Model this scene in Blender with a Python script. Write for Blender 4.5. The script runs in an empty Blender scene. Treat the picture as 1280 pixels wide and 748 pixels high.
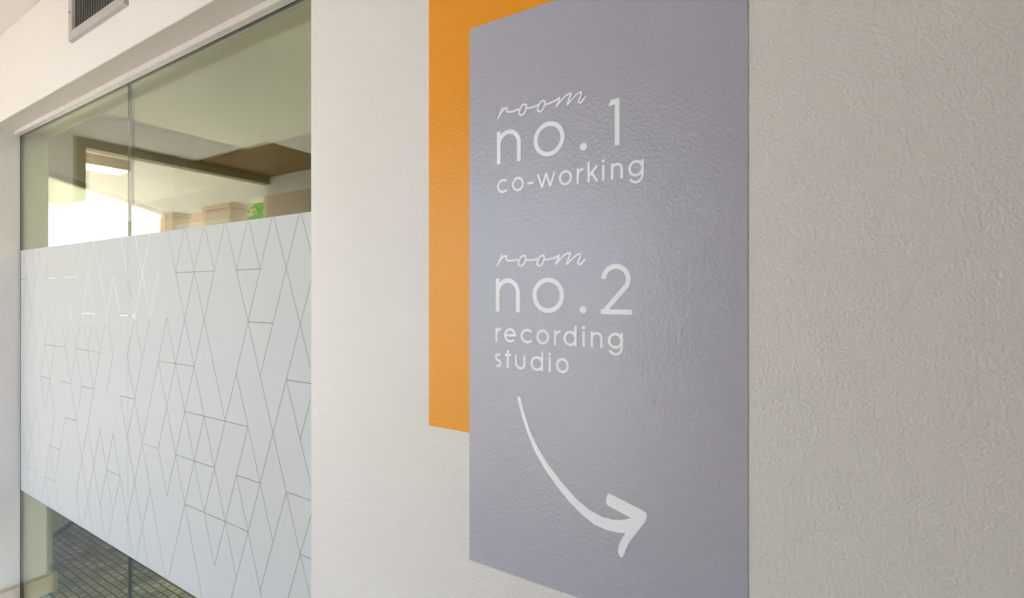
import bpy, bmesh, math, random
from mathutils import Vector, Matrix

scene = bpy.context.scene
COL = scene.collection
R = math.radians

# ------------------------------------------------------------------ camera
cam_data = bpy.data.cameras.new('camera')
cam_data.sensor_width = 36.0
cam_data.lens = 36.0 * 620.0 / 1280.0
cam_data.shift_y = -7.0 / 1280.0
cam_data.clip_start = 0.02
cam = bpy.data.objects.new('camera', cam_data)
cam.location = (0.0, 0.0, 1.575)
cam.rotation_euler = (R(90), 0, math.atan2(0.521, 0.853))
COL.objects.link(cam)
scene.camera = cam

# ------------------------------------------------------------------ sky
world = bpy.data.worlds.new('sky')
scene.world = world
world.use_nodes = True
wn = world.node_tree
bg = wn.nodes['Background']
bg.inputs['Color'].default_value = (0.75, 0.865, 1.0, 1)
bg.inputs['Strength'].default_value = 5.0

# ------------------------------------------------------------------ sun: runs along the facade, warms the paving outside
sun_data = bpy.data.lights.new('sun', 'SUN')
sun_data.energy = 16.0
sun_data.angle = R(1.0)
sun_data.color = (1.0, 0.90, 0.81)
sun = bpy.data.objects.new('sun', sun_data)
sun.rotation_euler = Vector((0.80, -0.07, -0.47)).to_track_quat('-Z', 'Y').to_euler()
COL.objects.link(sun)

# ------------------------------------------------------------------ exposure
vs = scene.view_settings
vs.view_transform = 'Standard'
vs.look = 'None'
vs.gamma = 1.0
vs.use_curve_mapping = False
vs.exposure = -0.08
scene.cycles.max_bounces = 14
scene.cycles.diffuse_bounces = 8
scene.cycles.transparent_max_bounces = 24

# ------------------------------------------------------------------ measures of the place (metres)
YW = 0.75          # lobby face of the wall with the signs
YB = 0.958         # room face of the same wall
YG = 0.855         # glass screen
ZC = 2.812         # ceilings
ZH = 2.400         # head of the glazed opening
XL, XR = -3.450, -1.012   # jambs of the glazed opening
XJ = -2.232        # joint between the two panes
XE = -10.2         # far end of the covered patio
XP = -5.06         # glazed end of the lobby
YF = -1.455        # lobby face of the window wall opposite
FT, FB = 1.793, 0.577     # frosted film top and bottom

# ------------------------------------------------------------------ helpers
def link(name, me, mat=None, parent=None):
    o = bpy.data.objects.new(name, me)
    COL.objects.link(o)
    if mat is not None:
        me.materials.append(mat)
    if parent is not None:
        o.parent = parent
        o.matrix_parent_inverse = Matrix.Translation(parent.location).inverted()
    return o

def empty(name, loc):
    o = bpy.data.objects.new(name, None)
    o.location = loc
    COL.objects.link(o)
    return o

def tag(o, label=None, cat=None, group=None, kind=None):
    if label: o['label'] = label
    if cat: o['category'] = cat
    if group: o['group'] = group
    if kind: o['kind'] = kind
    return o

def bm_box(bm, x0, x1, y0, y1, z0, z1):
    v = [bm.verts.new(p) for p in ((x0,y0,z0),(x1,y0,z0),(x1,y1,z0),(x0,y1,z0),
                                   (x0,y0,z1),(x1,y0,z1),(x1,y1,z1),(x0,y1,z1))]
    for f in ((0,3,2,1),(4,5,6,7),(0,1,5,4),(1,2,6,5),(2,3,7,6),(3,0,4,7)):
        bm.faces.new([v[i] for i in f])

def finish(bm, name, mat, parent=None, bevel=0.0, smooth=False):
    if bevel:
        bmesh.ops.bevel(bm, geom=list(bm.edges), offset=bevel, segments=2, affect='EDGES', clamp_overlap=True)
    me = bpy.data.meshes.new(name)
    bm.normal_update()
    bm.to_mesh(me)
    bm.free()
    if smooth:
        for p in me.polygons: p.use_smooth = True
    return link(name, me, mat, parent)

def boxes(name, lst, mat, parent=None, bevel=0.0):
    bm = bmesh.new()
    for b in lst: bm_box(bm, *b)
    return finish(bm, name, mat, parent, bevel)

def prism(bm, pts, z0, z1):
    """horizontal outline pts (x,y) between two heights"""
    lo = [bm.verts.new((x, y, z0)) for x, y in pts]
    hi = [bm.verts.new((x, y, z1)) for x, y in pts]
    bm.faces.new(lo[::-1]); bm.faces.new(hi)
    n = len(pts)
    for i in range(n):
        bm.faces.new((lo[i], lo[(i+1) % n], hi[(i+1) % n], hi[i]))

# ------------------------------------------------------------------ materials
def new_mat(name):
    m = bpy.data.materials.new(name)
    m.use_nodes = True
    nt = m.node_tree
    return m, nt, nt.nodes['Principled BSDF']

def paint(name, col, rough=0.5, spec=0.5, peel=0.35, scale=170.0, dist=0.002, mottling=0.03, broad=0.0):
    """rolled wall paint: orange-peel bump, faint mottling"""
    m, nt, p = new_mat(name)
    N, L = nt.nodes, nt.links
    tc = N.new('ShaderNodeTexCoord')
    n1 = N.new('ShaderNodeTexNoise'); n1.inputs['Scale'].default_value = scale
    n1.inputs['Detail'].default_value = 2.5; n1.inputs['Roughness'].default_value = 0.55
    L.new(tc.outputs['Object'], n1.inputs['Vector'])
    n2 = N.new('ShaderNodeTexNoise'); n2.inputs['Scale'].default_value = 26.0
    n2.inputs['Detail'].default_value = 2.0
    L.new(tc.outputs['Object'], n2.inputs['Vector'])
    ad = N.new('ShaderNodeMath'); ad.operation = 'MULTIPLY_ADD'
    L.new(n2.outputs['Fac'], ad.inputs[0]); ad.inputs[1].default_value = broad
    L.new(n1.outputs['Fac'], ad.inputs[2])
    b = N.new('ShaderNodeBump'); b.inputs['Strength'].default_value = peel
    b.inputs['Distance'].default_value = dist
    L.new(ad.outputs[0], b.inputs['Height'])
    L.new(b.outputs['Normal'], p.inputs['Normal'])
    n3 = N.new('ShaderNodeTexNoise'); n3.inputs['Scale'].default_value = 3.0
    L.new(tc.outputs['Object'], n3.inputs['Vector'])
    hs = N.new('ShaderNodeHueSaturation'); hs.inputs['Color'].default_value = (*col, 1)
    mr = N.new('ShaderNodeMapRange')
    mr.inputs['To Min'].default_value = 1 - mottling; mr.inputs['To Max'].default_value = 1 + mottling
    L.new(n3.outputs['Fac'], mr.inputs['Value']); L.new(mr.outputs[0], hs.inputs['Value'])
    L.new(hs.outputs[0], p.inputs['Base Color'])
    p.inputs['Roughness'].default_value = rough
    p.inputs['Specular IOR Level'].default_value = spec
    return m

def plain(name, col, rough=0.5, metal=0.0, emit=None, strength=0.0, noise=0.06, nscale=40.0):
    m, nt, p = new_mat(name)
    N, L = nt.nodes, nt.links
    tc = N.new('ShaderNodeTexCoord')
    n = N.new('ShaderNodeTexNoise'); n.inputs['Scale'].default_value = nscale
    L.new(tc.outputs['Object'], n.inputs['Vector'])
    hs = N.new('ShaderNodeHueSaturation'); hs.inputs['Color'].default_value = (*col, 1)
    mr = N.new('ShaderNodeMapRange')
    mr.inputs['To Min'].default_value = 1 - noise; mr.inputs['To Max'].default_value = 1 + noise
    L.new(n.outputs['Fac'], mr.inputs['Value']); L.new(mr.outputs[0], hs.inputs['Value'])
    L.new(hs.outputs[0], p.inputs['Base Color'])
    p.inputs['Roughness'].default_value = rough
    p.inputs['Metallic'].default_value = metal
    if emit:
        p.inputs['Emission Color'].default_value = (*emit, 1)
        p.inputs['Emission Strength'].default_value = strength
    return m

def glass(name, tint, ior=1.5, gain=1.0):
    """flat pane: tinted see-through plus a Fresnel mirror (gain >1: coated glass)"""
    m = bpy.data.materials.new(name); m.use_nodes = True
    nt = m.node_tree; N, L = nt.nodes, nt.links
    for n in list(N): N.remove(n)
    out = N.new('ShaderNodeOutputMaterial')
    tr = N.new('ShaderNodeBsdfTransparent'); tr.inputs['Color'].default_value = (*tint, 1)
    gl = N.new('ShaderNodeBsdfGlossy'); gl.inputs['Roughness'].default_value = 0.0
    gl.inputs['Color'].default_value = (1, 1, 1, 1)
    # Schlick reflectance from the angle to the surface, the same on both faces of the pane
    ge = N.new('ShaderNodeNewGeometry')
    dt = N.new('ShaderNodeVectorMath'); dt.operation = 'DOT_PRODUCT'
    L.new(ge.outputs['Normal'], dt.inputs[0]); L.new(ge.outputs['Incoming'], dt.inputs[1])
    ab = N.new('ShaderNodeMath'); ab.operation = 'ABSOLUTE'; L.new(dt.outputs['Value'], ab.inputs[0])
    on = N.new('ShaderNodeMath'); on.operation = 'SUBTRACT'; on.inputs[0].default_value = 1.0
    L.new(ab.outputs[0], on.inputs[1])
    pw = N.new('ShaderNodeMath'); pw.operation = 'POWER'; pw.inputs[1].default_value = 5.0
    L.new(on.outputs[0], pw.inputs[0])
    f0 = ((ior - 1) / (ior + 1)) ** 2 * gain
    mu = N.new('ShaderNodeMath'); mu.operation = 'MULTIPLY_ADD'; mu.use_clamp = True
    L.new(pw.outputs[0], mu.inputs[0]); mu.inputs[1].default_value = 1 - f0; mu.inputs[2].default_value = f0
    mx = N.new('ShaderNodeMixShader')
    L.new(mu.outputs[0], mx.inputs[0]); L.new(tr.outputs[0], mx.inputs[1]); L.new(gl.outputs[0], mx.inputs[2])
    L.new(mx.outputs[0], out.inputs['Surface'])
    return m

def film_material():
    m = bpy.data.materials.new('frosted_vinyl'); m.use_nodes = True
    nt = m.node_tree; N, L = nt.nodes, nt.links
    p = N['Principled BSDF']; out = N['Material Output']
    p.inputs['Base Color'].default_value = (0.645, 0.645, 0.655, 1)
    p.inputs['Roughness'].default_value = 0.55
    p.inputs['Specular IOR Level'].default_value = 0.35
    t = N.new('ShaderNodeBsdfTranslucent'); t.inputs['Color'].default_value = (0.84, 0.86, 0.85, 1)
    mx = N.new('ShaderNodeMixShader'); mx.inputs[0].default_value = 0.18
    L.new(p.outputs[0], mx.inputs[1]); L.new(t.outputs[0], mx.inputs[2])
    L.new(mx.outputs[0], out.inputs['Surface'])
    return m

def carpet_material():
    m, nt, p = new_mat('woven_carpet')
    N, L = nt.nodes, nt.links
    tc = N.new('ShaderNodeTexCoord')
    dn = N.new('ShaderNodeTexNoise'); dn.inputs['Scale'].default_value = 9.0
    L.new(tc.outputs['Object'], dn.inputs['Vector'])
    mm = N.new('ShaderNodeMix'); mm.data_type = 'VECTOR'; mm.inputs['Factor'].default_value = 0.004
    L.new(tc.outputs['Object'], mm.inputs[4]); L.new(dn.outputs['Color'], mm.inputs[5])
    br = N.new('ShaderNodeTexBrick')
    br.inputs['Scale'].default_value = 1.0
    br.inputs['Brick Width'].default_value = 0.062
    br.inputs['Row Height'].default_value = 0.034
    br.inputs['Mortar Size'].default_value = 0.0038
    br.inputs['Mortar Smooth'].default_value = 0.3
    br.inputs['Color1'].default_value = (0.62, 0.54, 0.40, 1)
    br.inputs['Color2'].default_value = (0.34, 0.29, 0.20, 1)
    br.inputs['Mortar'].default_value = (0.025, 0.022, 0.02, 1)
    br.offset = 0.37; br.squash = 0.6; br.squash_frequency = 3
    L.new(mm.outputs[1], br.inputs['Vector'])
    n = N.new('ShaderNodeTexNoise'); n.inputs['Scale'].default_value = 5.0; n.inputs['Detail'].default_value = 6
    L.new(tc.outputs['Object'], n.inputs['Vector'])
    mr = N.new('ShaderNodeMapRange'); mr.inputs['From Min'].default_value = 0.3; mr.inputs['From Max'].default_value = 0.7
    mr.inputs['To Min'].default_value = 0.45; mr.inputs['To Max'].default_value = 1.45
    L.new(n.outputs['Fac'], mr.inputs['Value'])
    hs = N.new('ShaderNodeHueSaturation')
    L.new(br.outputs['Color'], hs.inputs['Color']); L.new(mr.outputs[0], hs.inputs['Value'])
    L.new(hs.outputs[0], p.inputs['Base Color'])
    fine = N.new('ShaderNodeTexNoise'); fine.inputs['Scale'].default_value = 260.0
    L.new(tc.outputs['Object'], fine.inputs['Vector'])
    b = N.new('ShaderNodeBump'); b.inputs['Strength'].default_value = 0.7; b.inputs['Distance'].default_value = 0.004
    L.new(fine.outputs['Fac'], b.inputs['Height']); L.new(b.outputs['Normal'], p.inputs['Normal'])
    p.inputs['Roughness'].default_value = 0.95
    return m

def brick_material():
    m, nt, p = new_mat('far_brickwork')
    N, L = nt.nodes, nt.links
    tc = N.new('ShaderNodeTexCoord')
    mp = N.new('ShaderNodeMapping'); mp.inputs['Rotation'].default_value = (R(90), 0, 0)
    L.new(tc.outputs['Object'], mp.inputs['Vector'])
    br = N.new('ShaderNodeTexBrick')
    br.inputs['Scale'].default_value = 1.0
    br.inputs['Brick Width'].default_value = 0.22; br.inputs['Row Height'].default_value = 0.075
    br.inputs['Mortar Size'].default_value = 0.006
    br.inputs['Color1'].default_value = (0.50, 0.24, 0.12, 1); br.inputs['Color2'].default_value = (0.62, 0.34, 0.18, 1)
    br.inputs['Mortar'].default_value = (0.62, 0.52, 0.42, 1)
    L.new(mp.outputs[0], br.inputs['Vector']); L.new(br.outputs['Color'], p.inputs['Base Color'])
    p.inputs['Roughness'].default_value = 0.9
    return m

M = {}
M['wall'] = paint('wall_paint', (0.79, 0.74, 0.715), rough=0.42, spec=0.4, peel=0.58, scale=255, dist=0.0024, broad=1.0)
M['soffit'] = paint('soffit_paint', (0.68, 0.61, 0.54), rough=0.6, spec=0.3, peel=0.5, scale=110)
M['ceiling'] = paint('ceiling_paint', (0.80, 0.76, 0.72), rough=0.7, spec=0.2, peel=0.25)
M['orange'] = paint('orange_paint', (0.90, 0.34, 0.005), rough=0.30, spec=0.42, peel=0.36, scale=200, broad=1.2, mottling=0.015)
M['grey'] = paint('grey_violet_paint', (0.445, 0.43, 0.51), rough=0.28, spec=0.65, peel=0.36, scale=200, broad=1.2, mottling=0.015)
M['vinyl'] = paint('white_vinyl', (0.95, 0.95, 0.99), rough=0.4, spec=0.5, peel=0.2, mottling=0.01)
M['glass'] = glass('tinted_screen_glass', (0.855, 0.92, 0.78), gain=4.0)
M['clear'] = glass('clear_window_glass', (0.97, 0.985, 0.97))
M['silicone'] = plain('dark_joint_silicone', (0.02, 0.045, 0.042), 0.4)
M['alu'] = plain('satin_aluminium', (0.74, 0.68, 0.66), 0.5, metal=0.35, noise=0.12, nscale=18)
M['alu_dark'] = plain('shadow_gap_gasket', (0.05, 0.05, 0.045), 0.5)
M['base'] = paint('baseboard_paint', (0.56, 0.46, 0.37), rough=0.45, spec=0.4, peel=0.1)
M['film'] = film_material()
M['vent'] = plain('grille_enamel', (0.44, 0.40, 0.38), 0.42)
M['black'] = plain('duct_shade_black', (0.006, 0.006, 0.007), 0.8)  # near-black colour painted for the shade behind the vent blades
M['carpet'] = carpet_material()
M['inner_wall'] = paint('room_wall_paint', (0.80, 0.79, 0.75), rough=0.6, spec=0.3, peel=0.3)
M['brown'] = paint('brown_wall_paint', (0.075, 0.05, 0.022), rough=0.6, spec=0.3, peel=0.3)
M['wood'] = plain('brown_soffit_wood', (0.17, 0.095, 0.015), 0.55, noise=0.2, nscale=8)
M['lobby_floor'] = plain('lobby_floor_carpet', (0.15, 0.175, 0.23), 0.9)
M['column'] = plain('beige_column_paint', (0.62, 0.50, 0.38), 0.6)
M['olive'] = plain('olive_bronze_frame', (0.30, 0.26, 0.16), 0.45, metal=0.2)
M['frame'] = plain('bronze_window_frame', (0.16, 0.13, 0.09), 0.4, metal=0.3)
M['paving'] = plain('concrete_paving', (0.62, 0.54, 0.44), 0.85, nscale=3)
M['patio'] = plain('pale_patio_stone', (0.82, 0.78, 0.73), 0.8, nscale=4)
M['patio_ceiling'] = plain('cream_patio_plaster', (0.90, 0.86, 0.81), 0.8, nscale=4)
M['porch'] = plain('porch_soffit_paint', (0.66, 0.63, 0.62), 0.7)
M['brick'] = brick_material()
M['leaf'] = plain('leaf_green', (0.16, 0.42, 0.06), 0.6, noise=0.35, nscale=14)
M['lamp'] = plain('lamp_diffuser', (0.9, 0.88, 0.84), 0.5, emit=(1.0, 0.86, 0.66), strength=8.0)
M['fill_lamp'] = plain('fill_lamp_diffuser', (0.9, 0.88, 0.84), 0.5, emit=(1.0, 0.92, 0.80), strength=30.0)  # glow of the unseen lamps added in the room
M['dark_base'] = plain('dark_base_vinyl', (0.035, 0.035, 0.03), 0.5)

# ------------------------------------------------------------------ structure: lobby shell
wall = boxes('wall_back', [
    (XR, 2.2, YW, YB, 0.0, ZC),                 # right of the glass, carries the signs
    (XL, XR, YW, YB, ZH, ZC),                   # above the glass
    (-5.06, XL, YW, YB, 0.0, ZC)], M['wall'])   # left of the glass
tag(wall, 'off-white rolled-paint lobby wall with a wide glazed opening', None, None, 'structure')
soff = boxes('trim_1', [(XL, XR, YW + 0.0005, YB, ZH - 0.004, ZH + 0.001)], M['soffit'])
tag(soff, 'plastered underside of the opening above the glass screen', None, None, 'structure')
fl = boxes('floor', [(-5.0, 2.2, YF, YW, -0.12, 0.0)], M['lobby_floor'])
tag(fl, 'grey lobby floor in front of the sign wall', None, None, 'structure')
fl2 = boxes('floor_patio', [(XE, -5.0, YF - 0.2, YB, -0.12, 0.0)], M['patio'])
tag(fl2, 'pale floor of the sunny covered patio', None, None, 'structure')
ce = boxes('ceiling', [(-3.8, 2.4, YF - 0.2, YB, ZC, ZC + 0.15), (-4.95, -3.8, -0.7, YB, ZC, ZC + 0.15)], M['ceiling'])
tag(ce, 'off-white lobby ceiling above the vent', None, None, 'structure')
ce2 = boxes('ceiling_wood', [(-4.95, -3.8, YF - 0.2, -0.7, ZC, ZC + 0.15)], M['wood'])
tag(ce2, 'brown ceiling strip mirrored in the glass', None, None, 'structure')
ce3 = boxes('ceiling_patio', [(XE - 0.2, -4.95, YF - 0.2, YB, ZC, ZC + 0.15)], M['patio_ceiling'])
tag(ce3, 'cream ceiling of the covered patio, mirrored in the glass', None, None, 'structure')
wl = boxes('wall_left', [(XP, -4.95, 0.18, YW, 0.0, ZC)], M['wall'])
tag(wl, 'off-white end wall of the lobby beside its glazed opening', None, None, 'structure')
we = empty('window_8', (XP, -0.6, 0.0)); tag(we, 'glazed lobby end with a bronze-olive frame, mirrored in the glass', None, None, 'structure')
boxes('lintel', [(XP, -4.95, YF, 0.18, ZC - 0.075, ZC)], M['olive'], we)
boxes('post', [(XP, -4.95, 0.10, 0.18, 0.0, ZC - 0.075)], M['olive'], we)
boxes('pane', [(XP + 0.050, XP + 0.058, YF, 0.10, 0.0, ZC - 0.075)], M['clear'], we)
wr = boxes('wall_right', [(2.2, 2.4, YF - 0.2, YB, 0.0, ZC)], M['wall'])
tag(wr, 'off-white end wall on the right', None, None, 'structure')
# window wall opposite, seen mirrored in the glass screen
HD = 2.62
piers = [(XP, -4.30), (-2.62, -2.46), (-0.75, 2.2)]
posts = [(XE, -9.9), (-8.75, -8.55), (-7.25, -7.02), (-6.28, -5.70)]
wh = boxes('trim_3', [(XE, 2.2, YF - 0.2, YF, HD, ZC)], M['ceiling'])
tag(wh, 'off-white header over the lobby windows, mirrored in the glass', None, None, 'structure')
wf = boxes('wall_front', [(a, b, YF - 0.2, YF, 0.0, HD) for a, b in piers], M['column'])
for k, (a, b) in enumerate(posts):
    c = empty('patio_column', (0.5 * (a + b), YF - 0.1, 0.0))
    tag(c, ['beige patio column farthest from the lobby, mirrored in the glass', 'slim beige patio column beyond the brick view, mirrored in the glass',
            'slim beige patio column left of the broad one, mirrored in the glass', 'broad beige patio column mirrored above the film'][k], 'column', 'patio columns mirrored in the glass')
    boxes('shaft', [(a, b, YF - 0.2, YF, 0.12, HD - 0.06)], M['column'], c, 0.006)
    boxes('plinth', [(a - 0.02, b + 0.02, YF - 0.22, YF + 0.02, 0.0, 0.12)], M['column'], c)
    boxes('cap', [(a - 0.015, b + 0.015, YF - 0.215, YF + 0.015, HD - 0.06, HD)], M['column'], c)
tag(wf, 'beige piers of the window wall, mirrored in the glass', None, None, 'structure')
for k in range(len(piers) - 1):
    a, b = piers[k][1], piers[k + 1][0]
    w = empty('window_%d' % (k + 2), (0.5 * (a + b), YF - 0.1, 0.0))
    tag(w, None, None, None, 'structure')
    t = 0.045
    boxes('window_frame', [(a, b, YF - 0.13, YF - 0.07, 0.0, 0.06), (a, b, YF - 0.13, YF - 0.07, HD - 0.05, HD),
                           (a, a + t, YF - 0.13, YF - 0.07, 0.06, HD - 0.05),
                           (b - t, b, YF - 0.13, YF - 0.07, 0.06, HD - 0.05)], M['frame'], w)
    boxes('pane', [(a + t, b - t, YF - 0.104, YF - 0.096, 0.06, HD - 0.05)], M['clear'], w)
    pd = bpy.data.lights.new('daylight_portal', 'AREA')
    pd.shape = 'RECTANGLE'; pd.size = b - a; pd.size_y = HD
    pd.cycles.is_portal = True
    po = bpy.data.objects.new('daylight_portal', pd)
    po.location = (0.5 * (a + b), YF - 0.22, HD / 2)
    po.rotation_euler = (R(90), 0, 0)
    COL.objects.link(po)

# outdoors
g = boxes('ground', [(-26.0, 14.0, -24.0, YF - 0.2, -0.14, -0.02), (-26.0, XE, YF - 0.2, YB, -0.14, -0.02)], M['paving'])
tag(g, 'pale concrete paving outside the lobby windows', None, None, 'structure')
pr = boxes('porch_roof', [(XP, 2.4, -2.4, YF - 0.2, 2.70, 2.86)], M['porch'])
tag(pr, 'cream porch roof outside the lobby windows', None, None, 'structure')

# ------------------------------------------------------------------ structure: room behind the glass
YR = 2.45
d45 = lambda y: -2.992 - y
cf = bmesh.new()
prism(cf, [(XL - 0.52, YB - 0.09), (2.2, YB - 0.09), (2.2, YR), (d45(YR), YR)][::1], -0.12, 0.004)
cf = finish(cf, 'floor_carpet', M['carpet'])
tag(cf, 'olive carpet with small dark-lined blocks behind the glass', None, None, 'structure')
rc = bmesh.new()
prism(rc, [(d45(YB) - 0.1, YB), (2.2, YB), (2.2, YR + 0.1), (d45(YR) - 0.1, YR + 0.1)], ZC, ZC + 0.15)
rc = finish(rc, 'ceiling_room', M['inner_wall'])
tag(rc, 'pale ceiling of the room behind the glass', None, None, 'structure')
rw = boxes('wall_room', [(d45(YR), 2.2, YR, YR + 0.1, 0.0, ZC)], M['brown'])
tag(rw, 'dark brown rear wall of the room behind the glass', None, None, 'structure')
rr = boxes('wall_room_side', [(2.2, 2.3, YB, YR, 0.0, ZC)], M['inner_wall'])
tag(rr, 'pale side wall of the room behind the glass', None, None, 'structure')

def angled(lst, name, mat, parent=None):
    """boxes along the 45 degree wall: s along it from the jamb, n thickness outward"""
    bm = bmesh.new()
    o = Vector((d45(YB), YB, 0)); e = Vector((-1, 1, 0)).normalized(); q = Vector((-1, -1, 0)).normalized()
    for s0, s1, n0, n1, z0, z1 in lst:
        P = [o + e * s + q * n for s, n in ((s0, n0), (s1, n0), (s1, n1), (s0, n1))]
        prism(bm, [(v.x, v.y) for v in P], z0, z1)
    bmesh.ops.recalc_face_normals(bm, faces=bm.faces)
    return finish(bm, name, mat, parent)
LEN = (YR - YB) * math.sqrt(2)
aw = angled([(0, LEN, 0, 0.1, 0, 1.30), (0, LEN, 0, 0.1, 2.37, ZC), (0, 0.06, 0, 0.1, 1.30, 2.37),
             (LEN - 0.06, LEN, 0, 0.1, 1.30, 2.37)], 'wall_angled', M['inner_wall'])
tag(aw, 'pale angled wall with a bright window behind the glass', None, None, 'structure')
w9 = empty('window_9', (d45(YB), YB, 1.3)); tag(w9, None, None, None, 'structure')
angled([(0.06, LEN - 0.06, 0.03, 0.07, 1.30, 1.34), (0.06, LEN - 0.06, 0.03, 0.07, 2.33, 2.37),
        (0.06, 0.10, 0.03, 0.07, 1.34, 2.33), (LEN - 0.10, LEN - 0.06, 0.03, 0.07, 1.34, 2.33)], 'window_frame', M['frame'], w9)
angled([(0.10, LEN - 0.10, 0.047, 0.053, 1.34, 2.33)], 'pane', M['clear'], w9)
bb = angled([(0, LEN, -0.012, 0.0, 0.0, 0.035)], 'baseboard_angled', M['dark_base'])
tag(bb, 'dark low baseboard on the angled wall behind the glass', None, None, 'structure')
bk = boxes('baseboard_room', [(-3.95, XL, YB, YB + 0.016, 0.0, 0.1)], M['base'])
tag(bk, 'tan baseboard on the room side of the jamb', None, None, 'structure')
ps = boxes('porch_roof_side', [(-9.0, d45(YB) - 0.2, YB + 0.02, 2.67, ZC, ZC + 0.14)], M['porch'])
tag(ps, 'cream porch soffit beyond the angled window', None, None, 'structure')
gs = boxes('ground_side', [(-26.0, -3.97, YB, 24.0, -0.14, -0.02)], M['paving'])
tag(gs, 'pale paving beyond the angled window', None, None, 'structure')

# baseboards on the jamb, either side of the glass
bl = bmesh.new()
bm_box(bl, XL, XL + 0.022, YW - 0.022, YG - 0.012, 0.0, 0.092)
bm_box(bl, XL, XL + 0.015, YW - 0.015, YG - 0.012, 0.092, 0.100)
bl = finish(bl, 'baseboard_left', M['base'])
tag(bl, 'tan baseboard on the left jamb in front of the glass', None, None, 'structure')
bi = bmesh.new()
bm_box(bi, XL, XL + 0.022, YG + 0.012, YB + 0.030, 0.0, 0.092)
bm_box(bi, XL, XL + 0.015, YG + 0.012, YB + 0.024, 0.092, 0.100)
bi = finish(bi, 'baseboard_jamb', M['base'])
tag(bi, 'tan baseboard on the left jamb behind the glass', None, None, 'structure')

# ------------------------------------------------------------------ glass screen with frosted film
win = empty('window_1', (0.5 * (XL + XR), YG, 0.0))
tag(win, 'two-pane frameless glass screen with a patterned frosted band', None, None, 'structure')
GT = 0.010
boxes('head_channel', [(XL, XR, YG - 0.030, YG - 0.007, ZH - 0.026, ZH - 0.004),
                       (XL, XR, YG + 0.007, YG + 0.030, ZH - 0.026, ZH - 0.004)], M['alu'], win, 0.0015)
boxes('head_gasket', [(XL, XR, YG - 0.007, YG + 0.007, ZH - 0.024, ZH - 0.004)], M['alu_dark'], win)
boxes('sill_channel', [(XL, XR, YG - 0.030, YG - 0.007, 0.0, 0.008),
                       (XL, XR, YG + 0.007, YG + 0.030, 0.004, 0.009)], M['alu'], win, 0.0015)
boxes('edge_gasket', [(XL, XL + 0.006, YG - 0.006, YG + 0.006, 0.005, ZH - 0.026)], M['alu_dark'], win)
boxes('joint', [(XJ - 0.004, XJ + 0.004, YG - 0.004, YG + 0.0049, 0.005, ZH - 0.026)], M['silicone'], win)

# lattice of the cut lines in the film: node (i, j), even sum; right pane as seen, left pane a like scatter
X0, DX = -1.672 * 0.75, 0.0820 * 0.75
Z0, DZ = 1.575 + 0.095 * 0.75, 0.208 * 0.75
node = lambda i, j: (X0 + i * DX, Z0 - j * DZ)
down = {-1: {-11: 'r', -9: 'lr', -7: 'lr', -5: 'lr', -3: 'lr', -1: 'lr', 1: 'lr', -13: 'l', -15: 'r', -17: 'r'},
        0: {-16: 'r', -14: 'lr', -12: 'l', -10: 'r', -8: 'lr', -6: 'l', -4: 'r', -2: 'l', 0: 'lr', 2: 'l'},
        1: {-15: 'lr', -13: 'l', -11: 'lr', -9: 'lr', -7: 'lr', -3: 'lr', -1: 'l', 1: 'lr'},
        2: {-16: 'r', -14: 'l', -12: 'lr', -10: 'lr', -8: 'lr', -6: 'r', -4: 'lr', -2: 'r', 0: 'lr', 2: 'l'},
        3: {-17: 'r', -15: 'lr', -13: 'l', -11: 'lr', -9: 'lr', -7: 'lr', -5: 'l', -3: 'lr', -1: 'lr', 1: 'r'},
        4: {-16: 'r', -14: 'lr', -12: 'r', -10: 'lr', -8: 'lr', -6: 'lr', -4: 'lr', -2: 'lr', 0: 'lr', 2: 'l'},
        5: {-17: 'lr', -15: 'lr', -13: 'lr', -9: 'lr', -7: 'r', -5: 'lr', -3: 'lr', -1: 'l', 1: 'lr'},
        6: {-16: 'r', -14: 'lr', -12: 'r', -10: 'l', -8: 'r', -4: 'l', -2: 'r', 0: 'l'}}
flat = {0: [-10, -8, -4], 1: [-3, -17], 2: [-12, -10, 0], 3: [-17, -9, -7, -5], 4: [-14, -10, -8, -4, 0],
        5: [-19, -9, -7, -5, 1], 6: []}
edges = set()
for j, row in down.items():
    for i, d in row.items():
        if 'l' in d: edges.add(((i, j), (i - 1, j + 1)))
        if 'r' in d: edges.add(((i, j), (i + 1, j + 1)))
for j, row in flat.items():
    for i in row: edges.add(((i, j), (i + 2, j)))
rnd = random.Random(11)
for j in range(-1, 8):
    for i in range(-40, -17):
        if (i + j) % 2: continue
        for di in (-1, 1):
            if rnd.random() < 0.62: edges.add(((i, j), (i + di, j + 1)))
        if rnd.random() < 0.24 and i < -19: edges.add(((i, j), (i + 2, j)))
LW = 0.0009     # half the width of a cut line

def clip(poly, axis, val, keep_less):
    out = []
    for k in range(len(poly)):
        a, b = poly[k], poly[(k + 1) % len(poly)]
        ia = (a[axis] <= val) == keep_less; ib = (b[axis] <= val) == keep_less
        if ia: out.append(a)
        if ia != ib:
            t = (val - a[axis]) / (b[axis] - a[axis])
            out.append((a[0] + t * (b[0] - a[0]), a[1] + t * (b[1] - a[1])))
    return out

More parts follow.
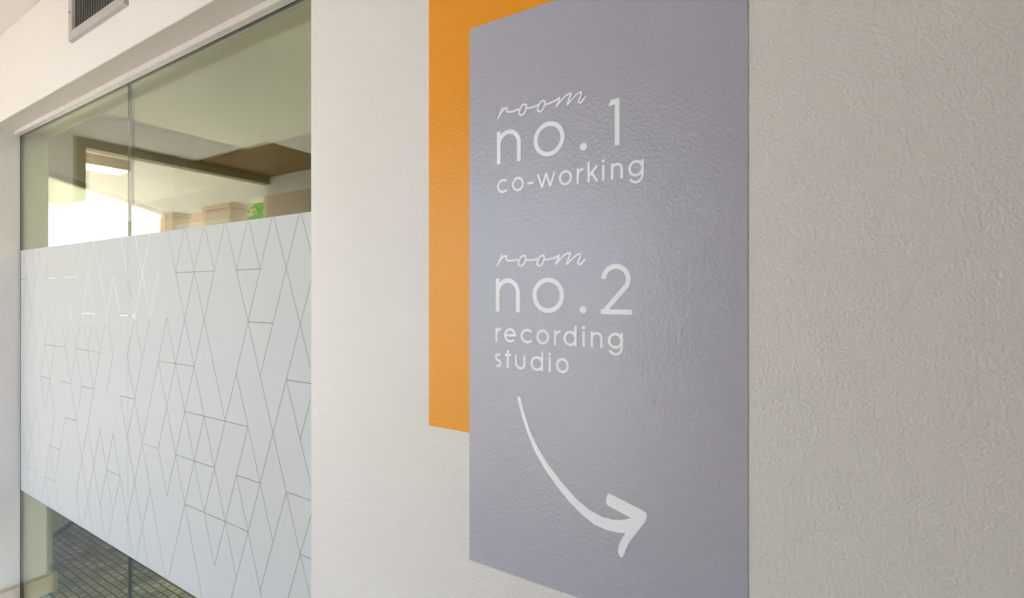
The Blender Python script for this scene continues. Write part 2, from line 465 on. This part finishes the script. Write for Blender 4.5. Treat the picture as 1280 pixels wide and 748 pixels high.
def film_mesh(xa, xb):
    bm = bmesh.new()
    yf = YG - GT / 2 - 0.0006
    for j in range(-3, 9):
        for i in range(-44, 8):
            if (i + j) % 2: continue
            for tri in (((i, j), (i + 2, j), (i + 1, j + 1)), ((i, j), (i + 1, j - 1), (i + 2, j))):
                P = [node(*t) for t in tri]
                area = sum(P[k][0] * P[(k+1) % 3][1] - P[(k+1) % 3][0] * P[k][1] for k in range(3))
                T = list(tri)
                if area < 0: P.reverse(); T.reverse()
                lines = []
                for k in range(3):
                    a, b = T[k], T[(k + 1) % 3]
                    p, q = Vector(P[k]), Vector(P[(k + 1) % 3])
                    w = LW if ((a, b) in edges or (b, a) in edges) else 0.0
                    d = (q - p).normalized(); nn = Vector((-d.y, d.x))
                    lines.append((p + nn * w, d))
                V = []
                for k in range(3):
                    (p1, d1), (p2, d2) = lines[k - 1], lines[k]
                    cr = d1.x * d2.y - d1.y * d2.x
                    t = ((p2 - p1).x * d2.y - (p2 - p1).y * d2.x) / cr
                    V.append(tuple(p1 + d1 * t))
                for ax, val, less in ((0, xa, False), (0, xb, True), (1, FB, False), (1, FT, True)):
                    V = clip(V, ax, val, less) if len(V) > 2 else V
                if len(V) < 3: continue
                bm.faces.new([bm.verts.new((x, yf, z)) for x, z in V])
    bmesh.ops.remove_doubles(bm, verts=bm.verts, dist=1e-5)
    ret = bmesh.ops.extrude_face_region(bm, geom=list(bm.faces))
    bmesh.ops.translate(bm, verts=[v for v in ret['geom'] if isinstance(v, bmesh.types.BMVert)], vec=(0, 0.0003, 0))
    bmesh.ops.recalc_face_normals(bm, faces=bm.faces)
    return bm

for xa, xb in ((XL + 0.006, XJ - 0.002), (XJ + 0.002, XR)):
    pane = boxes('pane', [(xa, xb, YG - GT / 2, YG + GT / 2, 0.005, ZH - 0.022)], M['glass'], win)
    fx0 = xa if xa < XJ - 0.1 else XJ + 0.0006
    fx1 = XJ - 0.0006 if xa < XJ - 0.1 else xb
    fo = finish(film_mesh(fx0, fx1), 'frosted_film', M['film'])
    fo.parent = pane
    fo['label'] = 'white frosted film cut with thin clear diamond lines'

# ------------------------------------------------------------------ painted panels
def wall_slab(name, x0, x1, z0, z1, proud, back, mat, parent=None):
    return boxes(name, [(x0, x1, YW - proud, YW - back, z0, z1)], mat, parent)

orange = wall_slab('orange_panel', -0.6500, -0.2500, 1.3143, 2.26, 0.0006, 0.0, M['orange'])
tag(orange, 'glossy orange rectangle on the wall, partly behind the grey sign', 'wall panel')
sign = empty('room_sign', (-0.5495, YW - 0.0013, 1.077))
tag(sign, 'grey-violet room sign with white lettering and a curved arrow', 'sign')
wall_slab('panel', -0.5505, -0.0784, 1.077, 2.0685, 0.0013, 0.0007, M['grey'], sign)

# ---- lettering: each glyph is strokes laid out in wall coordinates (x along, z up)
YV0, YV1 = YW - 0.0018, YW - 0.0012
stroke = [0]
def stroke_depth():      # overlapping strokes of one letter lie a hair apart
    stroke[0] += 1
    return YV0 - 0.00003 * stroke[0]

def extrude_poly(bm, pts):
    YV0 = stroke_depth()
    fr = [bm.verts.new((x, YV0, z)) for x, z in pts]
    bk_ = [bm.verts.new((x, YV1, z)) for x, z in pts]
    n = len(pts)
    bm.faces.new(fr)
    for i in range(n):
        bm.faces.new((fr[i], bk_[i], bk_[(i + 1) % n], fr[(i + 1) % n]))

def ribbon(bm, pts, w, closed=False):
    P = [Vector(p) for p in pts]; n = len(P); L_, R_ = [], []
    YV0 = stroke_depth()
    for k in range(n):
        if closed: d = (P[(k + 1) % n] - P[k - 1])
        elif k == 0: d = P[1] - P[0]
        elif k == n - 1: d = P[-1] - P[-2]
        else:
            d1 = (P[k] - P[k-1]).normalized(); d2 = (P[k+1] - P[k]).normalized(); d = d1 + d2
            if d.length < 0.2: d = d2
        d = d.normalized(); nn = Vector((-d.y, d.x))
        s = 1.0
        if not closed and 0 < k < n - 1:
            d1 = (P[k] - P[k-1]).normalized()
            s = min(1.8, 1.0 / max(0.3, abs(d.dot(d1))))
        ww = w[k] if isinstance(w, (list, tuple)) else w
        L_.append(P[k] + nn * ww / 2 * s); R_.append(P[k] - nn * ww / 2 * s)
    fl_ = [bm.verts.new((p.x, YV0, p.y)) for p in L_]; fr_ = [bm.verts.new((p.x, YV0, p.y)) for p in R_]
    bl_ = [bm.verts.new((p.x, YV1, p.y)) for p in L_]; br_ = [bm.verts.new((p.x, YV1, p.y)) for p in R_]
    m = n if closed else n - 1
    for k in range(m):
        q = (k + 1) % n
        bm.faces.new((fl_[k], fl_[q], fr_[q], fr_[k]))
        bm.faces.new((fl_[k], bl_[k], bl_[q], fl_[q]))
        bm.faces.new((fr_[q], br_[q], br_[k], fr_[k]))
    if not closed:
        bm.faces.new((fl_[0], fr_[0], br_[0], bl_[0])); bm.faces.new((fr_[-1], fl_[-1], bl_[-1], br_[-1]))

def arc(cx, cz, rx, rz, a0, a1, n=28):
    return [(cx + rx * math.cos(R(a0 + (a1 - a0) * k / n)), cz + rz * math.sin(R(a0 + (a1 - a0) * k / n))) for k in range(n + 1)]

def disc(bm, cx, cz, r):
    extrude_poly(bm, arc(cx, cz, r, r, 0, 360 - 15, 23))

def smooth_path(pts, n=5):
    out = []
    P = [Vector(p) for p in pts]
    P = [P[0] * 2 - P[1]] + P + [P[-1] * 2 - P[-2]]
    for k in range(1, len(P) - 2):
        for q in range(n):
            t = q / n
            a, b, c, d = P[k-1], P[k], P[k+1], P[k+2]
            out.append(tuple(0.5 * ((2 * b) + (c - a) * t + (2*a - 5*b + 4*c - d) * t * t + (3*b - a - 3*c + d) * t**3)))
    out.append(tuple(P[-2]))
    return out

def glyph(bm, ch, x0, x1, z, X, s, asc=1.30, desc=0.42):
    """ch between x0 and x1 on baseline z, x-height X, stroke s"""
    h = s / 2; w = x1 - x0; cx = (x0 + x1) / 2; cz = z + X / 2
    rx, rz = w / 2 - h, X / 2 - h
    A = X * asc
    bar = lambda x, a, b: ribbon(bm, [(x, a), (x, b)], s)
    if ch == 'o':
        ribbon(bm, arc(cx, cz, rx, rz, 0, 360, 56)[:-1], s, True)
    elif ch == '.':
        disc(bm, cx, z + w / 2, w / 2)
    elif ch == 'c':
        ribbon(bm, arc(cx + w * 0.08, cz, rx * 1.06, rz, 42, 318, 40), s)
    elif ch == 'e':
        ribbon(bm, [(x0 + h, cz), (x1 - h * 0.4, cz)], s)
        ribbon(bm, arc(cx, cz, rx, rz, 0, 320, 44), s)
    elif ch == '-':
        ribbon(bm, [(x0, z + X * 0.46), (x1, z + X * 0.46)], s)
    elif ch == 'n':
        bar(x0 + h, z, z + X)
        r = (w - s) / 2
        ribbon(bm, [(x1 - h, z)] + arc(cx, z + X - h - r * 1.05, r, r * 1.05, 0, 180, 26), s)
    elif ch == 'u':
        r = (w - s) / 2
        ribbon(bm, [(x0 + h, z + X)] + arc(cx, z + h + r, r, r, 180, 360, 26) + [(x1 - h, z + X)], s)
    elif ch == 'r':
        bar(x0 + h, z, z + X)
        ribbon(bm, arc(x1 - h * 0.2, z + X - h - w * 0.72, w - h * 1.4, w * 0.72, 180, 88, 12), s)
    elif ch == 'i':
        bar(cx, z, z + X); disc(bm, cx, z + A - s * 0.6, s * 0.68)
    elif ch == '1':
        bar(x1 - h, z, z + A)
        extrude_poly(bm, [(x1 - s * 0.5, z + A), (x1 - w * 0.72, z + A), (x0, z + A - s * 1.25), (x0 + s * 0.55, z + A - s * 1.25),
                          (x1 - s * 0.5, z + A - s)])
    elif ch == '2':
        r = w * 0.47 - h
        top = arc(cx - w * 0.01, z + A - h - r, r, r, 178, -38, 40)
        ribbon(bm, top + [(x0 + s * 0.72, z + h)], s)
        ribbon(bm, [(x0, z + h), (x1, z + h)], s)
    elif ch == 'd':
        ribbon(bm, arc(cx, cz, rx, rz, 0, 360, 56)[:-1], s, True)
        bar(x1 - h, z, z + A)
    elif ch == 'g':
        ribbon(bm, arc(cx, cz, rx, rz, 0, 360, 56)[:-1], s, True)
        r = w / 2 - h
        dz = X * desc
        ribbon(bm, [(x1 - h, z + X)] + arc(cx, z + r - dz + h, r, r, 0, -155, 26), s)
    elif ch == 'k':
        bar(x0 + h, z, z + A)
        ribbon(bm, [(x0 + h, z + X * 0.36), (x1 - s * 0.75, z + X)], s)
        ribbon(bm, [(x0 + w * 0.42, z + X * 0.56), (x1 - s * 0.62, z)], s)
    elif ch == 'w':
        q = s * 0.45
        p = [(x0 + q, z + X), (x0 + w * 0.28, z + q * 0.6), (cx, z + X * 0.98), (x1 - w * 0.28, z + q * 0.6), (x1 - q, z + X)]
        for k in range(4): ribbon(bm, [p[k], p[k + 1]], s * 0.95)
    elif ch == 't':
        bar(cx - w * 0.02, z, z + A * 0.98)
        ribbon(bm, [(x0, z + X - h), (x1, z + X - h)], s)
    elif ch == 's':
        r = w / 2 - h
        u = X / 4 - h / 2
        up = arc(cx, z + X - h - u, r, u, 35, 270, 22)
        dn = arc(cx, z + h + u, r, u, 90, -145, 22)
        ribbon(bm, up + dn[1:], s)

def line(word, glyphs, z, X, s, asc, desc=0.42):
    for ch, a, b in glyphs:
        bm = bmesh.new()
        stroke[0] = 0
        glyph(bm, ch, a, b, z, X, s, asc, desc)
        bmesh.ops.recalc_face_normals(bm, faces=bm.faces)
        o = finish(bm, 'letter', M['vinyl'], sign)
        o['label'] = 'white %s of the words %s' % ({'.': 'full stop', '-': 'hyphen'}.get(ch, 'character ' + ch), word)

line('no.1', [('n', -0.4888, -0.4390), ('o', -0.4134, -0.3547), ('.', -0.3275, -0.3147), ('1', -0.2792, -0.2602)],
     1.8070, 0.0590, 0.0078, 1.245)
line('no.2', [('n', -0.4910, -0.4410), ('o', -0.4155, -0.3556), ('.', -0.3280, -0.3151), ('2', -0.2915, -0.2404)],
     1.5420, 0.0597, 0.0078, 1.33)
line('co-working', [('c', -0.4896, -0.4659), ('o', -0.4570, -0.4325), ('-', -0.4257, -0.4128), ('w', -0.4070, -0.3712), ('o', -0.3652, -0.3410),
      ('r', -0.3331, -0.3205), ('k', -0.3141, -0.2945), ('i', -0.2901, -0.2840), ('n', -0.2744, -0.2547), ('g', -0.2463, -0.2219)],
     1.7543, 0.0254, 0.0042, 1.33)
line('recording', [('r', -0.4920, -0.4795), ('e', -0.4735, -0.4487), ('c', -0.4408, -0.4150), ('o', -0.4082, -0.3834), ('r', -0.3743, -0.3620),
      ('d', -0.3568, -0.3328), ('i', -0.3236, -0.3176), ('n', -0.3085, -0.2879), ('g', -0.2794, -0.2547)],
     1.4880, 0.0254, 0.0042, 1.33)
line('studio', [('s', -0.4928, -0.4788), ('t', -0.4719, -0.4592), ('u', -0.4506, -0.4291), ('d', -0.4195, -0.3944), ('i', -0.3851, -0.3794), ('o', -0.3707, -0.3473)],
     1.4419, 0.0256, 0.0042, 1.28)

room_strokes = [   # (points, closed) of the handwritten word
    ([(-0.4760,1.9085),(-0.4808,1.8995),(-0.4870,1.8881)], False),
    ([(-0.4852,1.8918),(-0.4786,1.8997),(-0.4713,1.9051),(-0.4672,1.9044),(-0.4684,1.9008),(-0.4645,1.8976),(-0.4552,1.8965),(-0.4430,1.8985)], False),
    ([(-0.4312,1.9044),(-0.4367,1.9028),(-0.4412,1.8962),(-0.4422,1.8898),(-0.4377,1.8869),(-0.4318,1.8894),(-0.4284,1.8962),(-0.4280,1.9020)], True),
    ([(-0.4300,1.8982),(-0.4240,1.8965),(-0.4121,1.8965),(-0.4045,1.8985)], False),
    ([(-0.3944,1.9032),(-0.3994,1.9017),(-0.4037,1.8958),(-0.4054,1.8893),(-0.4014,1.8859),(-0.3955,1.8883),(-0.3922,1.8950),(-0.3917,1.9010)], True),
    ([(-0.3935,1.8976),(-0.3873,1.8960),(-0.3775,1.8973),(-0.3679,1.8999),(-0.3632,1.9032)], False),
    ([(-0.3632,1.9032),(-0.3657,1.8955),(-0.3702,1.8872)], False),
    ([(-0.3702,1.8872),(-0.3600,1.8972),(-0.3506,1.9038),(-0.3420,1.9054)], False),
    ([(-0.3420,1.9054),(-0.3460,1.8972),(-0.3497,1.8866)], False),
    ([(-0.3497,1.8866),(-0.3398,1.8953),(-0.3306,1.9019),(-0.3238,1.9030)], False),
    ([(-0.3238,1.9030),(-0.3267,1.8946),(-0.3291,1.8886),(-0.3261,1.8858),(-0.3216,1.8894),(-0.3159,1.8949)], False)]
for dx, dz, lab in ((0, 0, 'white handwritten word room above no.1'), (-0.0012, -0.2637, 'white handwritten word room above no.2')):
    bm = bmesh.new(); stroke[0] = 0
    for pts, closed in room_strokes:
        q = [(x + dx, z + dz) for x, z in pts]
        if closed:
            n = len(q)
            q = smooth_path(q[-2:] + q + q[:2], 6)[12:12 + 6 * n]
        else:
            q = smooth_path(q, 6)
        ribbon(bm, q, 0.0033, closed)
    bmesh.ops.recalc_face_normals(bm, faces=bm.faces)
    o = finish(bm, 'script_lettering', M['vinyl'], sign); o['label'] = lab

arrow = [(-0.4459,1.3909),(-0.4444,1.3941),(-0.4414,1.3944),(-0.4389,1.3908),(-0.4330,1.3700),(-0.4207,1.3374),(-0.4061,1.3120),(-0.3848,1.2842),(-0.3595,1.2590),(-0.3328,1.2371),(-0.3112,1.2251),(-0.2902,1.2188),(-0.2698,1.2186),(-0.2558,1.2219),(-0.2413,1.2284),(-0.2800,1.2396),(-0.2824,1.2425),(-0.2820,1.2500),(-0.2800,1.2571),(-0.2771,1.2585),(-0.2499,1.2512),(-0.2230,1.2440),(-0.2184,1.2413),(-0.2173,1.2359),(-0.2199,1.2278),(-0.2306,1.2121),(-0.2441,1.1916),(-0.2499,1.1786),(-0.2547,1.1651),(-0.2578,1.1627),(-0.2618,1.1666),(-0.2630,1.1732),(-0.2606,1.1835),(-0.2558,1.1943),(-0.2507,1.2029),(-0.2618,1.2006),(-0.2820,1.2003),(-0.3028,1.2040),(-0.3241,1.2149),(-0.3461,1.2310),(-0.3686,1.2512),(-0.3919,1.2766),(-0.4109,1.3028),(-0.4256,1.3324),(-0.4379,1.3629),(-0.4444,1.3837)]
bm = bmesh.new(); stroke[0] = 0
extrude_poly(bm, arrow)
bmesh.ops.recalc_face_normals(bm, faces=bm.faces)
ar = finish(bm, 'arrow', M['vinyl'], sign); ar['label'] = 'white hand-drawn arrow curving down to the right'

# ------------------------------------------------------------------ air vent above the opening
VX0, VX1, VZ0, VZ1 = -2.452, -1.965, 2.541, 2.775
vent = empty('air_vent', (0.5 * (VX0 + VX1), YW, VZ0))
tag(vent, 'grey metal air vent with vertical blades above the glass', 'air vent')
B = 0.040
bm = bmesh.new()
ox = [(VX0, VZ0), (VX1, VZ0), (VX1, VZ1), (VX0, VZ1)]
def loop(ins, y): return [bm.verts.new((x + (ins if k in (0, 3) else -ins), y, z + (ins if k in (0, 1) else -ins))) for k, (x, z) in enumerate(ox)]
rings = [loop(0, YW), loop(0.004, YW - 0.012), loop(B - 0.004, YW - 0.012), loop(B, YW - 0.004), loop(B, YW + 0.0005)]
for a, b in zip(rings, rings[1:]):
    for k in range(4): bm.faces.new((a[k], a[(k + 1) % 4], b[(k + 1) % 4], b[k]))
bmesh.ops.recalc_face_normals(bm, faces=bm.faces)
finish(bm, 'frame', M['vent'], vent)
boxes('duct_shade', [(VX0 + B - 0.002, VX1 - B + 0.002, YW - 0.0012, YW + 0.0005, VZ0 + B - 0.002, VZ1 - B + 0.002)], M['black'], vent)  # black sheet on the unbroken wall stands for the shade inside the duct
bm = bmesh.new(); bm_box(bm, -0.0006, 0.0006, -0.0013, 0.0, VZ0 + B, VZ1 - B)
blade_me = bpy.data.meshes.new('blade'); bm.to_mesh(blade_me); bm.free(); blade_me.materials.append(M['vent'])
nb = 19
for k in range(1, nb):
    x = VX0 + B + (VX1 - VX0 - 2 * B) * k / nb
    o = bpy.data.objects.new('blade', blade_me); COL.objects.link(o)
    o.parent = vent; o.matrix_parent_inverse = Matrix.Translation(vent.location).inverted()
    o.location = (x, YW - 0.0012, 0)
for x, z in ((VX0 + 0.018, VZ0 + 0.11), (VX1 - 0.018, VZ0 + 0.11)):
    bm = bmesh.new()
    bmesh.ops.create_cone(bm, cap_ends=True, segments=12, radius1=0.0045, radius2=0.003, depth=0.003,
                          matrix=Matrix.Translation((x, YW - 0.0132, z)) @ Matrix.Rotation(R(90), 4, 'X'))
    finish(bm, 'screw', M['frame'], vent)

# small box on the room side of the jamb
ob = empty('outlet_box', (XL - 0.05, YB, 0.12))
tag(ob, 'small tan box low on the jamb behind the glass', 'outlet box')
boxes('housing', [(XL - 0.085, XL - 0.012, YB, YB + 0.020, 0.13, 0.325)], M['base'], ob, 0.002)
boxes('cover', [(XL - 0.080, XL - 0.017, YB + 0.020, YB + 0.023, 0.135, 0.320)], M['base'], ob, 0.001)

# ------------------------------------------------------------------ things mirrored in the glass, then the added room lamps
lamp = empty('ceiling_light', (-5.6, -0.23, ZC))
tag(lamp, 'lit square ceiling light mirrored in the left glass pane', 'ceiling light')
boxes('housing', [(-5.74, -5.46, -0.40, -0.06, ZC - 0.09, ZC)], M['column'], lamp, 0.004)
boxes('diffuser', [(-5.72, -5.48, -0.38, -0.08, ZC - 0.10, ZC - 0.09)], M['lamp'], lamp)

for k, (lx, lab) in enumerate(((-1.6, 'added fill light of the room, unseen behind the wall left of the orange panel'),
                              (-0.1, 'added fill light of the room, unseen behind the grey sign'))):
    lp = empty('ceiling_light', (lx, 1.7, ZC)); tag(lp, lab, 'ceiling light')  # unseen lamp added to brighten the room behind the glass
    boxes('housing', [(lx - 0.3, lx + 0.3, 1.4, 2.0, ZC - 0.03, ZC)], M['alu'], lp, 0.003)
    boxes('diffuser', [(lx - 0.28, lx + 0.28, 1.42, 1.98, ZC - 0.038, ZC - 0.03)], M['fill_lamp'], lp)

fw = boxes('brick_building', [(-26.0, -15.0, -7.8, -7.3, -0.02, 6.0)], M['brick'])
tag(fw, 'orange-brown brick wall outside, mirrored in the glass', 'building')

def shrub(x, y, h, r, seed, label):
    rn = random.Random(seed)
    t = empty('shrub', (x, y, -0.02)); tag(t, label, 'shrub')
    bm = bmesh.new()
    bmesh.ops.create_cone(bm, cap_ends=True, segments=8, radius1=0.06, radius2=0.03, depth=h * 0.6,
                          matrix=Matrix.Translation((x, y, h * 0.3 - 0.02)))
    finish(bm, 'trunk', M['frame'], t)
    bm = bmesh.new()
    for k in range(2600):
        a, b = rn.uniform(0, 6.283), math.acos(rn.uniform(-0.8, 1))
        q = r * rn.uniform(0.65, 1.0)
        c = Vector((x + q * math.sin(b) * math.cos(a), y + q * math.sin(b) * math.sin(a), h * 0.62 + q * math.cos(b) * h * 0.38 / r))
        u = Vector((rn.uniform(-1, 1), rn.uniform(-1, 1), rn.uniform(-1, 1))).normalized()
        v = u.orthogonal().normalized(); s = rn.uniform(0.05, 0.09)
        bm.faces.new([bm.verts.new(c + u * s), bm.verts.new(c + v * s * 0.45), bm.verts.new(c - u * s), bm.verts.new(c - v * s * 0.45)])
    f = finish(bm, 'foliage', M['leaf'], t); f['kind'] = 'stuff'
shrub(-10.2, -5.3, 4.3, 1.2, 3, 'leafy green shrub outside, mirrored at the right edge of the glass')
